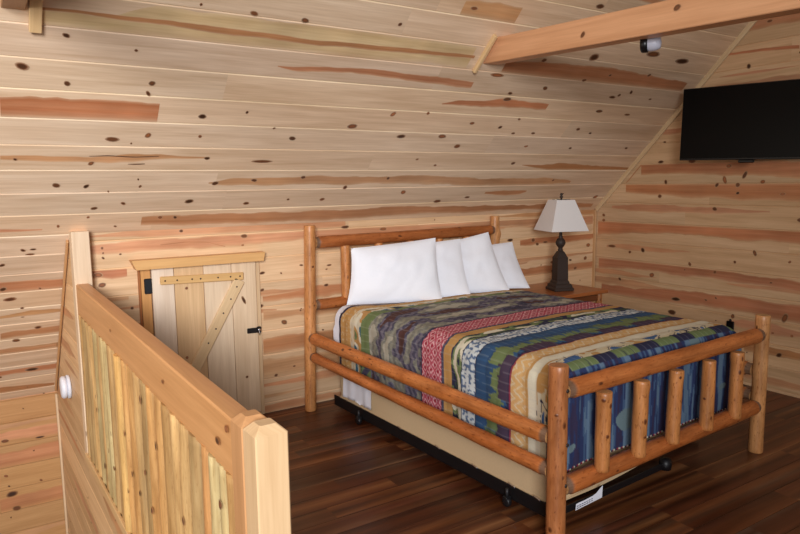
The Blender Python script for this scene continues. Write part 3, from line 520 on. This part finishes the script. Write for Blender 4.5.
# bolts through the foot post
for x, z in ((.012,.72),(.016,.475),(.012,.29)):
    mb = MB(); mb.lathe((-.873+x, -1.15-.041, z), [(.009,0),(.009,.004),(.004,.005),(0,.005)], 10, (50,40,36), rot=Matrix.Rotation(math.pi/2,3,'X'))
    mb.build('bolt', BLACKM, fp[0])
L('foot_top_rail', (-.835,-1.15,.708), (.84,-1.15,.716), .044, (190,112,58), tenon=(.045,.03), knots=7, seed=11, wav=.06)
L('foot_lower_rail', (-.835,-1.15,.262), (.84,-1.15,.285), .044, (182,104,52), tenon=(.04,.03), knots=6, seed=12, wav=.06)
for i, (x, dx) in enumerate(((-.512,-.006),(-.232,-.011),(.056,-.02),(.357,-.011),(.642,-.01))):
    L('spindle', (x-.09+dx, -1.185, .292), (x-.09, -1.182, .668), .036, (196,128,72), knots=4, seed=20+i, wav=.07, lump=((.93,1+i,.006,.03),))
for sx, xa, xb in ((-1,-.915,-.874),(1,.868,.874)):
    L('side_rail', (xb,-1.11,.494), (xa,1.075,.535), .041, (200,122,64), tenon=(.04,.03), knots=9, seed=31+sx, wav=.05)
    L('side_rail', (xb,-1.11,.338), (xa,1.075,.398), .037, (190,112,58), tenon=(.04,.03), knots=9, seed=41+sx, wav=.08)
L('headboard_top_rail', (-.86,1.11,1.212), (.83,1.105,1.218), .043, (172,100,52), tenon=(.03,.03), knots=9, seed=51, wav=.07)
L('headboard_lower_rail', (-.875,1.11,.765), (.83,1.105,.765), .04, (176,104,54), tenon=(.03,.03), knots=5, seed=52)
for i in range(5):
    x = -.615+i*.29
    L('headboard_spindle', (x,1.11,.79), (x,1.11,1.178), .034, (204,138,82), knots=3, seed=60+i)

# ---- steel bed frame on casters
fr = empty('caster_frame', (BX, BY, 0), BT, 'low black steel bed support on casters under the box spring', 'bed frame')
def bar(mb, c, s, t=(20,18,20)): mb.box(c, s, t, None, bev=.003)
for sx, ya in ((-1,-1.04),(1,-.85)):
    mb = MB(); yc = (ya+1.03)/2; ln = 1.03-ya
    bar(mb, (sx*.778, yc, .072), (.006, ln, .075)); bar(mb, (sx*.76, yc, .038), (.042, ln, .006)); mb.build('side_angle', BLACKM, fr)
for y in (-.80, -.30, .35, 1.0):
    mb = MB(); bar(mb, (0, y, .07), (1.5, .03, .03)); mb.build('cross_bar', BLACKM, fr)
mb = MB(); pts = [(-.775,-1.06,.075),(-.4,-1.065,.082),(-.1,-1.07,.092),(.06,-1.075,.10)]
for a, b in zip(pts, pts[1:]):
    a, b = Vector(a), Vector(b); d = (b-a).normalized(); mb.box((a+b)/2, ((b-a).length+.01, .012, .036), (18,16,18), Matrix((d, Vector((0,0,1)).cross(d), Vector((0,0,1)))).transposed(), bev=.004)
mb.lathe((.07,-1.075,.075), [(.0,0),(.03,.003),(.034,.03),(.028,.06),(0,.064)], 16, (18,16,18)); mb.build('front_bar', BLACKM, fr)
for x, y in ((-.80,.66),(-.80,-.765),(.745,.66),(.745,-.6)):
    mb = MB(); mb.lathe((x,y,.05), [(.008,0),(.008,.045)], 10, (40,38,40)); mb.box((x,y,.05), (.036,.03,.012), (22,20,22), None, bev=.003)
    cs = mb.build('caster', BLACKM, fr)
    mb = MB(); mb.lathe((x-.014,y,.027), [(.0,0),(.022,.0),(.026,.005),(.026,.022),(.022,.027),(0,.027)], 20, (26,24,26), rot=Matrix.Rotation(math.pi/2,3,'Y')); mb.build('wheel', BLACKP, cs)
for y in (.2,-.18,-.5,-.78,-.95):
    mb = MB(); mb.box((-.783, y, .112), (.006, .045, .009), (190,190,196), Matrix.Rotation(.15,3,'X'), bev=.002); mb.build('clip', CHROME, fr)
# paper warning tag, printed lines too small to read
mb = MB(); n = 9; rows = []
for i in range(n):
    f = i/(n-1); x = -.655+.19*f; y = -1.078-.004*f; zt = .098+.012*f+.004*n1(f*5,3); zb = .064+.012*f
    if f > .7: zt += .03*(f-.7)/.3
    rows.append([mb.vert((x,y,zb),(226,226,234)), mb.vert((x,y-.003,zt),(236,236,244))])
for a, b in zip(rows, rows[1:]): mb.face([a[0],b[0],b[1],a[1]])
tg = mb.build('paper_tag', LINEN, fr); tg['label'] = 'white printed paper tag'
mb = MB()
for r in range(2):
    for q in range(7):
        x = -.645+q*.017; mb.box((x, -1.0835, .086-.010*r+.0011*q), (.012,.001,.003), (80,80,96))
mb.build('print_line', BLACKP, tg)

# ---- box spring, mattress, sheet
def sstep(a, b, x): t = min(1, max(0, (x-a)/(b-a))); return t*t*(3-2*t)
def rbox(name, mat, hx, hy, z0, z1, r, tint, wav=.0, loc=(BX,BY,0), lift=0.):
    """padded block with rounded edges"""
    mb = MB(); nx, ny = 26, 32
    def ring(z, ins):
        pts = []; rc = .07
        def add(x, y): pts.append((x, y))
        for cx, cy, a0 in ((hx-rc,-hy+rc,-90),(hx-rc,hy-rc,0),(-hx+rc,hy-rc,90),(-hx+rc,-hy+rc,180)):
            for k in range(7):
                a = math.radians(a0+k*15); add(cx+(rc-ins)*math.cos(a), cy+(rc-ins)*math.sin(a))
        # densify
        out = []
        for i in range(len(pts)):
            a, b = pts[i], pts[(i+1)%len(pts)]; L_ = math.hypot(b[0]-a[0], b[1]-a[1]); m = max(1, int(L_/.09))
            for q in range(m): out.append((a[0]+(b[0]-a[0])*q/m, a[1]+(b[1]-a[1])*q/m))
        return [mb.vert((x+wav*n1(x*3,y*3,z*5), y+wav*n1(y*3,x*3,z*4), z+lift*sstep(-.5,.6,x)*(z1-z)/(z1-z0)), tint, (x,y)) for x, y in out]
    zs = []
    for k in range(5): a = math.pi/2*k/4; zs.append((z0+r*(1-math.sin(a)), r*(1-math.cos(a))*0+r*(1-math.sin(a))*0 + r*(1-math.cos(math.pi/2-a))))
    for k in range(5): a = math.pi/2*k/4; zs.append((z1-r+r*math.sin(a), r*(1-math.cos(a))))
    zs = sorted(zs); rs = [ring(z, i) for z, i in zs]
    for a, b in zip(rs, rs[1:]):
        for i in range(len(a)): mb.face([a[i], a[(i+1)%len(a)], b[(i+1)%len(a)], b[i]], 0, True)
    mb.face(rs[0][::-1]); mb.face(rs[-1])
    return mb.build(name, mat, None, loc, BT)
bs = rbox('box_spring', TICK, .765, 1.03, .10, .415, .012, (200,172,134), lift=.085); tag(bs, 'tan fabric box spring below the mattress', 'box spring')
mt = rbox('mattress', LINEN, .755, 1.02, .418, .742, .05, (232,232,238)); tag(mt, 'white mattress under the patterned quilt', 'mattress')

# drape profile shared by sheet and quilt: s = distance from the bed's centre line over the surface
def profile(s, a, r, dz, ztop, lean=.0):
    """flat to a, quarter round of radius r, then down; returns x, z"""
    sg = 1 if s >= 0 else -1; s = abs(s)
    if s <= a: return sg*s, ztop
    q = r*math.pi/2
    if s <= a+q:
        th = (s-a)/r; return sg*(a+r*math.sin(th)), ztop-r*(1-math.cos(th))
    return sg*(a+r+lean*(s-a-q)), ztop-r-(s-a-q)
# fitted white sheet showing at the head end and hanging below on the left
mb = MB(); ns, nt_ = 70, 20; G = []
for j in range(nt_+1):
    row = []
    for i in range(ns+1):
        s = -1.47+(1.47+1.1)*i/ns
        y = .50+.52*j/nt_
        x, z = profile(s, .665, .10, 0, .752)
        if s < -.86:      # loose hanging corner
            k = (-s-.86); y = y if k < .12 else y*.35+.61*.65+ (y-.61)*.35; x += .012*n1(y*12, k*3)-.012
            z = max(z, .13+.012*n1(y*30,2))
        z += .004*n1(x*5, y*6)
        row.append(mb.vert((x, y, z), (234,234,241), (x,y)))
    G.append(row)
for a, b in zip(G, G[1:]):
    for i in range(ns): mb.face([a[i], a[i+1], b[i+1], b[i]], 0, True)
sh = mb.build('bed_sheet', LINEN, None, (BX,BY,0), BT); tag(sh, 'white sheet hanging at the head end of the mattress', 'sheet')

# ---- the quilt: colours follow the printed bands
NV=(46,46,68); OC=(186,142,86); CR=(214,206,182); GR=(108,122,80); GY=(120,119,110); PU=(76,72,88); MA=(84,58,54); RD=(150,44,60); PK=(214,164,166); BL=(54,87,124); PP=(68,58,82); TN=(206,164,108); LA=(196,202,202); LB=(90,108,136); TE=(54,98,118); SG=(140,150,134)
def quilt_col(s, y, yh):
    c = quilt_base(s, y, yh)
    d = abs(((s+.01*n1(y*3, s*3))/.047) % 1-.5)
    return mixc(c, (190,188,180), .22) if d < .06 else c
def quilt_base(s, y, yh):
    u = s
    e = .008*n1(u*9, y*5)
    if y > .53+.02*n1(u*5, 8):                         # head zone, stretched toward the left hem
        w = (y-.53)/(yh-.53)
        if w > .93 and (s < -.38 or w > .985): return NV
        if w > .62: return OC if n1(u*60, y*60) > -.35 else mixc(OC, CR, .5)
        if w > .47: return mixc(CR, OC, .5 if n1(u*30, y*40) > .25 else .08)
        if w > .25:
            q = n1(u*9, w*3, 4)
            return TE if q > .3 else (CR if q > .05 else (OC if q > -.2 else (GR if q > -.42 else NV)))
        return GR if n1(u*7, w*2, 11) > -.15 else (PU if n1(u*20, 3) > 0 else GY)
    if y > -.035:                                       # forest camouflage with herringbone
        q = n1(u*2.6, y*9+.5*n1(u*9, 2), 2)+.35*n1(u*16, y*14, 7)
        hb = (int(math.floor((y*38+abs(((u*14)%1)-.5)*2.2))) % 2) == 0
        if q > .34: return mixc(CR, GY, .45)
        if q > .02: return mixc(GY, (150,146,128), .6 if hb else 0)
        if q > -.30: return mixc(PU, (118,112,124), .75 if hb else 0)
        return MA if n1(u*3, y*4, 15) > -.12 else mixc(PU, NV, .5)
    if y > -.05: return mixc(PU, NV, .6)
    if y > -.225:                                       # red lozenges
        a, b = (u/.07) % 1, ((y+.05)/.0585) % 1; d = abs(a-.5)+abs(b-.5)
        a2, b2 = (u/.07+.5) % 1, ((y+.05)/.0585+.5) % 1; d2 = abs(a2-.5)+abs(b2-.5); d = min(d, d2)
        return RD if d < .23 else (PK if d < .36 else (172,76,90))
    if y > -.243: return PU
    if y > -.31+e: return OC
    if y > -.395+e:                                     # dark leaves and cream shapes
        q = n1(u*7, y*22, 5)
        return CR if q > .18 else (GR if q > -.05 else (NV if q > -.3 else (66,80,66)))
    if y > -.402+e: return NV
    if y > -.505: 
        q = n1(u*52, y*46, 1)
        return LB if q > .08 else LA
    if y > -.512: return NV
    if y > -.775:                                       # ikat pines on blue
        f = (-.512-y)/.263; c = math.floor(u/.013); jag = (math.sin(c*12.9898)*43758.5453) % 1
        g = u/.135+.25*n1(u*2, 4); cell = math.floor(g); gx = abs(g-cell-.5)*2; hs = (math.sin(cell*78.233)*43758.5453) % 1
        p = u/.30+.2*n1(u*2, 9)+.35; pc = math.floor(p); px_ = abs(p-pc-.5)*2
        if f > .95: return (140,54,72) if f > .965 else NV
        if px_ < .62+.22*jag and f > .60+.12*jag: return mixc(PP, MA, .25)
        if f > .86+.07*jag: return NV
        if f > .22+.18*hs+.16*jag+.5*max(0, gx-.7) and f < .74+.12*jag: return GR if jag > .12 else mixc(GR, BL, .5)
        return mixc(BL, NV, .25*jag)
    if y > -.885:                                       # tan zigzag
        f = (-.775-y)/.11; zz = abs(((u/.075) % 1)-.5)*2
        d = abs((f*2.2+zz) % 1-.5)
        return mixc(TN, CR, .65 if d < .13 else 0) if f < .86 else OC
    if y > -1.012:                                      # cream field with blue rocks and animals
        f = (-.885-y)/.16
        q = n1(u*5.5, f*1.2, 3)+.5*n1(u*15, f*4, 6)
        if f > .45 and q > .28: return (64,96,140)
        if f > .35 and q < -.34: return OC
        if f > .3 and abs(q-.12) < .035: return NV
        return CR if f < .55+.2*n1(u*4, 1) else mixc(CR, (196,180,140), .6)
    f = math.floor(u/.17+.3*n1(u*5, 2))
    return (NV if f % 2 else GR) if n1(u*30, y*4) > -.45 else mixc(NV, GR, .5)
def foot_col(x, d):
    """denim blue drape: streaks running down"""
    if d > .455: return RD if (math.floor(x/.011) % 3 == 0) else (CR if math.floor(x/.011) % 3 == 1 else NV)
    q = n1(x*15, d*.7, 2)+.5*n1(x*52, d*6, 4)  # denim streaks, their tones darkened to imitate dim light at the foot
    m = n1(x*5, d*8, 9)
    if m > .5: return mixc(SG, BL, .4)
    if q > .22: return (98,120,142)
    if q > .05: return (70,92,124)
    if q > -.2: return (48,58,94)
    return (56,50,76)
mb = MB(); step = .0062
S0, S1 = -1.185, 1.185; ns = int((S1-S0)/step); y_f = -1.015; G = []
zt = .772
ny = int((.98-y_f)/step)
def yhead(s):
    return .695+.22*sstep(.35, .8, -s)+.018*n1(s*4, 2)-.02*sstep(0, .8, s)
for j in range(ny+1):
    row = []; w = j/ny
    for i in range(ns+1):
        s = S0+(S1-S0)*i/ns; yh = yhead(s); y = y_f+(yh-y_f)*w
        x, z = profile(s, .675, .105, 0, zt)
        crown = .012*(1-min(1, abs(s)/.7)**2); puff = .005*n1(s*4, y*4)+.0035*abs(math.sin(math.pi*y/.085+.8*n1(s*3, y)))+.003*n1(s*14, y*14)
        hang = max(0, abs(s)-.78); sg = -1 if s < 0 else 1
        z += crown + puff*(1 if hang == 0 else .4)
        if hang:
            x += sg*(.006+.02*n1(y*5, sg*3)*min(1, hang*5)+puff); z += .016*n1(y*7, 5+sg)*min(1, hang*4)
            x = sg*min(abs(x), .822)
        row.append(mb.vert((x, y, z), tuple(round(v) for v in quilt_col(s, y, yh)), (s, y)))
    G.append(row)
for a, b in zip(G, G[1:]):
    for i in range(ns): mb.face([a[i], a[i+1], b[i+1], b[i]], 0, True)
# side panels run on round the corner to meet the foot panel
for ilo, ihi in ((0, int((-.79-S0)/step)), (int((.79-S0)/step), ns)):
    pr = G[0][ilo:ihi+1]
    for j in range(1, 12):
        dy = .07*j/11; row = []
        for i in range(ilo, ihi+1):
            s = S0+(S1-S0)*i/ns; v = mb.v[G[0][i]]
            dz = (.07-math.sqrt(max(0, .07**2-dy**2)))*max(0, 1-max(0, .772-v[2]-.1)/.1)
            row.append(mb.vert((v[0]*(1-.012*(j/11)**2), v[1]-dy, v[2]-dz), tuple(round(q_) for q_ in quilt_col(s, y_f-dy*.6, .7)), (s, y_f-dy)))
        for k in range(len(row)-1): mb.face([pr[k], row[k], row[k+1], pr[k+1]], 0, True)
        pr = row
# continue over the foot: roll and drop; the side panels stop at the corners
i0 = int((-.80-S0)/step); i1 = int((.80-S0)/step); prev = G[0][i0:i1+1]; nd = int(.53/step)
for j in range(1, nd+1):
    d = j*step; row = []
    for k, i in enumerate(range(i0, i1+1)):
        s = S0+(S1-S0)*i/ns; x, zs = profile(s, .675, .105, 0, zt); r = .07
        if d < r*math.pi/2: th = d/r; y = y_f-r*math.sin(th); dz = r*(1-math.cos(th))
        else: y = y_f-r; dz = r+d-r*math.pi/2
        edge = max(0, abs(s)-.675); z = zs-dz*(1-.0)+ (zt-zs)*min(1, dz/.12)*.9 + .012*(1-min(1, abs(s)/.7)**2)
        y += (.010*n1(x*9, 3, d*1.5)+.004*n1(x*25, d*3))*min(1, d*6)
        y = max(y, -1.088)
        if d < .062: c = quilt_col(s, y_f-d, .7)
        else: c = foot_col(x, d-.062)
        z += .01*n1(x*6, 7)*min(1, d)
        row.append(mb.vert((x, y, z), tuple(round(v) for v in c), (s, y_f-d)))
    for k in range(len(row)-1): mb.face([prev[k], row[k], row[k+1], prev[k+1]], 0, True)
    prev = row
q = mb.build('quilt', QUILT, None, (BX,BY,0), BT); tag(q, 'lodge patchwork quilt in red, blue, green and tan bands covering the bed', 'quilt')
so = q.modifiers.new('thickness', 'SOLIDIFY'); so.thickness = .012; so.offset = -1

# ---- pillows, fanned along the headboard
def pillow(a, b, c, d, T, label, seed, grp='white pillows against the headboard'):
    """a,b bottom left/right, c,d top right/left corner points in bed space"""
    a, b, c, d = map(Vector, (a,b,c,d)); mb = MB(); n = 34; s = seed*7.3
    nrm = ((b-a).cross(d-a)).normalized()
    if nrm.y > 0: nrm = -nrm
    grids = []
    for side in (1, -1):
        G = []
        for j in range(n+1):
            row = []
            for i in range(n+1):
                u, v = i/n, j/n; p, q = 2*u-1, 2*v-1
                # concave edges between full corners
                uu = .5+.5*p*(1-.05*(1-q*q)); vv = .5+.5*q*(1-.02*(1-p*p))
                P = a*(1-uu)*(1-vv)+b*uu*(1-vv)+c*uu*vv+d*(1-uu)*vv
                th = max(0, (1-abs(p)**2.6)*(1-abs(q)**2.6))**.55
                sag = 1+.22*(1-v)-.12*v
                wr = .012*n1(p*2.2+s, q*2.2, s)*th + .006*n1(p*5+s, q*3-p*2, s+3)*th + .010*abs(n1(p*1.4-q*1.1+s, q*.8, s+9))*th
                bend = .02*n1(p*1.2, q*1.1, s+5)
                P = P + nrm*(side*(T/2*th*sag+wr*(side>0))+bend*(1-abs(p)*.3))
                row.append(mb.vert(P, (243,244,250), (u,v)))
            G.append(row)
        for x, y in zip(G, G[1:]):
            for i in range(n): mb.face([x[i], x[i+1], y[i+1], y[i]] if side > 0 else [x[i], y[i], y[i+1], x[i+1]], 0, True)
    o = mb.build('pillow', LINEN, None, (BX,BY,0), BT); tag(o, label, 'pillow', grp)
    return o
zb = .764
pillow((-.715,.935,zb+.008),(-.075,.645,zb-.002),(.012,.845,1.212),(-.64,.985,1.165), .13, 'large white pillow leaning at the left end of the headboard, in front of the others', 1)
pillow((-.40,.975,zb),(.215,.67,zb-.002),(.30,.90,1.185),(-.27,1.035,1.15), .075, 'white pillow half hidden directly behind the large leftmost pillow', 2)
pillow((.0,.965,zb),(.61,.655,zb-.004),(.595,.90,1.222),(.09,1.03,1.13), .10, 'white pillow with the tall pointed corner, third from the left', 3)
pillow((.29,.985,zb),(.87,.70,zb-.004),(.925,.965,1.118),(.44,1.04,1.10), .08, 'white pillow nearest the lamp, at the right end of the row', 4)

# ================================================================== NIGHTSTAND AND LAMP
ns_ = empty('nightstand', (4.165, 4.03, 0), 0, 'small brown wooden nightstand in the corner beyond the bed', 'nightstand')
mb = MB(); mb.box((0, 0, .684), (.65, .62, .03), (176,104,56), None, bev=.006); mb.build('tabletop', STAIN, ns_)
for x in (-.27, .27):
    for y in (-.255, .255):
        mb = MB(); log(mb, (x,y,0), (x,y,.670), .026, tint=(190,124,72), knots=2, seed=int(x*100+y*10)); mb.build('leg', LOG, ns_)
for yy in (-.255, .255):
    mb = MB(); mb.box((0, yy, .63), (.5, .018, .05), (118,66,36), None, bev=.003); mb.build('apron', STAIN, ns_)
mb = MB(); mb.box((0, 0, .2), (.52, .5, .02), (150,90,50), None, bev=.004); mb.build('shelf', STAIN, ns_)

lp = empty('table_lamp', (4.152, 3.957, .70), math.radians(-18.6), 'dark bronze table lamp with square cream shade on the nightstand', 'lamp')
lp.scale = (.976,)*3
def frust(mb, prof, tint, wt=None):
    """square sections: (half width, z)"""
    rs = []
    for h, z in prof: rs.append([mb.vert((sx*h, sy*h, z), tint, (z, 0)) for sx, sy in ((-1,-1),(1,-1),(1,1),(-1,1))])
    for a, b in zip(rs, rs[1:]):
        for i in range(4): mb.face([a[i], a[(i+1)%4], b[(i+1)%4], b[i]])
    mb.face(rs[0][::-1]); mb.face(rs[-1])
DB = (58,46,40)
mb = MB(); frust(mb, [(.086,0),(.09,.004),(.09,.02),(.084,.026),(.08,.03),(.078,.046),(.07,.058),(.062,.062),(.06,.075),(.052,.09)], DB); mb.build('base', BRONZE, lp)
mb = MB(); frust(mb, [(.050,.086),(.052,.1),(.049,.27),(.05,.285),(.042,.298),(.034,.318),(.026,.334),(.02,.342)], DB); mb.build('column', BRONZE, lp)
mb = MB(); mb.lathe((0,0,0), [(.016,.338),(.024,.348),(.017,.366),(.027,.380),(.038,.396),(.043,.414),(.039,.432),(.028,.448),(.016,.458),(.021,.466),(.014,.474),(.012,.52),(.006,.522),(.006,.79)], 24, DB); mb.build('stem', BRONZE, lp)
mb = MB(); H0, H1, z0, z1 = .172, .083, .522, .784
fr0 = [mb.vert((sx*H0, sy*H0, z0), (230,224,220)) for sx, sy in ((-1,-1),(1,-1),(1,1),(-1,1))]; fr1 = [mb.vert((sx*H1, sy*H1, z1), (230,224,220)) for sx, sy in ((-1,-1),(1,-1),(1,1),(-1,1))]
for i in range(4): mb.face([fr0[i], fr0[(i+1)%4], fr1[(i+1)%4], fr1[i]])
sd_ = mb.build('lamp_shade', SHADE, lp); so = sd_.modifiers.new('thickness', 'SOLIDIFY'); so.thickness = .004
mb = MB(); mb.tube([(-.084,0,.788),(.084,0,.788)], .0025, 6, (150,140,120)); mb.tube([(0,-.084,.788),(0,.084,.788)], .0025, 6, (150,140,120)); mb.build('spider', CHROME, lp)
mb = MB(); mb.lathe((0,0,0), [(.008,.788),(.008,.80),(.014,.806),(.014,.814),(.007,.82),(.012,.828),(.01,.838),(0,.844)], 14, DB); mb.box((.01,-.004,.834), (.022,.008,.008), DB, Matrix.Rotation(-.5,3,'Y'), bev=.003); mb.build('finial', BRONZE, lp)

# ================================================================== TELEVISION
a = Vector((4.765, 3.285, 0)); b = Vector((4.93, 2.40, 0)); d = (b-a).normalized(); W = .985; ctr = a+d*(W/2)
tv = empty('television', (ctr.x, ctr.y, 2.04), math.atan2(d.y, d.x), 'flat black television mounted high on the right wall', 'television')
tr = Matrix.Rotation(math.radians(1.2), 3, 'Y')       # hangs slightly low on its right
nrmv = -1
mb = MB(); mb.box((0, .028, 0), (W, .03, .555), (18,17,18), tr, bev=.004); mb.build('casing', BLACKP, tv)
mb = MB(); mb.box((0, .009, .004), (W-.014, .01, .535), (6,5,6), tr, bev=.002); mb.build('screen', SCREEN, tv)
mb = MB(); mb.box((0, .03, -.289), (.11, .03, .022), (14,13,14), tr, bev=.005); mb.build('sensor_bump', BLACKP, tv)
mb = MB(); mb.box((0, .06, -.02), (.3, .03, .25), (24,23,24), None, bev=.004); mb.box((0.05, .11, -.02), (.05, .09, .05), (24,23,24), None, bev=.004); mb.box((.08, .118, -.02), (.2, .012, .3), (24,23,24), Matrix.Rotation(-.18,3,'Z'), bev=.003); mb.build('wall_bracket', BLACKM, tv)

# small black plate low on the gable wall
pl = empty('wall_plate', (XG-.001, 2.95, .44), 0, 'small black wall plate on the right wall just beyond the footboard', 'wall plate')
mb = MB(); mb.box((-.008, 0, 0), (.014, .062, .1), (12,11,12), None, bev=.004); mb.build('plate', BLACKP, pl)
mb = MB(); mb.lathe((-.008,0,.05), [(.009,0),(.01,.008),(.006,.016),(0,.018)], 12, (14,13,14)); mb.build('knob', BLACKP, pl)

# ================================================================== LIGHT AND CAMERA
def area(name, loc, target, size, power, col, sy=None):
    l = bpy.data.lights.new(name, 'AREA'); l.energy = power; l.color = col; l.size = size
    if sy: l.shape = 'RECTANGLE'; l.size_y = sy
    o = bpy.data.objects.new(name, l); C.objects.link(o); o.location = loc
    o.rotation_euler = (Vector(target)-Vector(loc)).to_track_quat('-Z', 'Y').to_euler(); return o
area('window_light_back', (-2.1, -3.3, 2.7), (.9, 4.2, 1.25), 2.0, 114, (.96, .97, 1.0), 1.8).data.spread = math.radians(75)
area('window_light_left', (-3.0, 2.6, 1.3), (1.2, 3.4, .6), 1.8, 24, (1, .9, .74), 1.6)
w = bpy.data.worlds.new('World'); bpy.context.scene.world = w; w.use_nodes = True
bg = w.node_tree.nodes['Background']; bg.inputs[0].default_value = (.95, .97, 1, 1); bg.inputs[1].default_value = .25
cam = bpy.data.cameras.new('Camera'); co = bpy.data.objects.new('Camera', cam); C.objects.link(co)
cam.sensor_width = 36; cam.lens = 660.46/800*36; cam.clip_start = .02
M = Matrix(((0.84113,0.078375,-0.535125),(-0.540692,0.099187,-0.835353),(-0.012393,0.991977,0.125806)))
co.matrix_world = Matrix.Translation((0,0,1.62)) @ M.to_4x4()
sc_ = bpy.context.scene; sc_.camera = co
sc_.view_settings.view_transform = 'Standard'; sc_.view_settings.look = 'None'; sc_.view_settings.exposure = 0
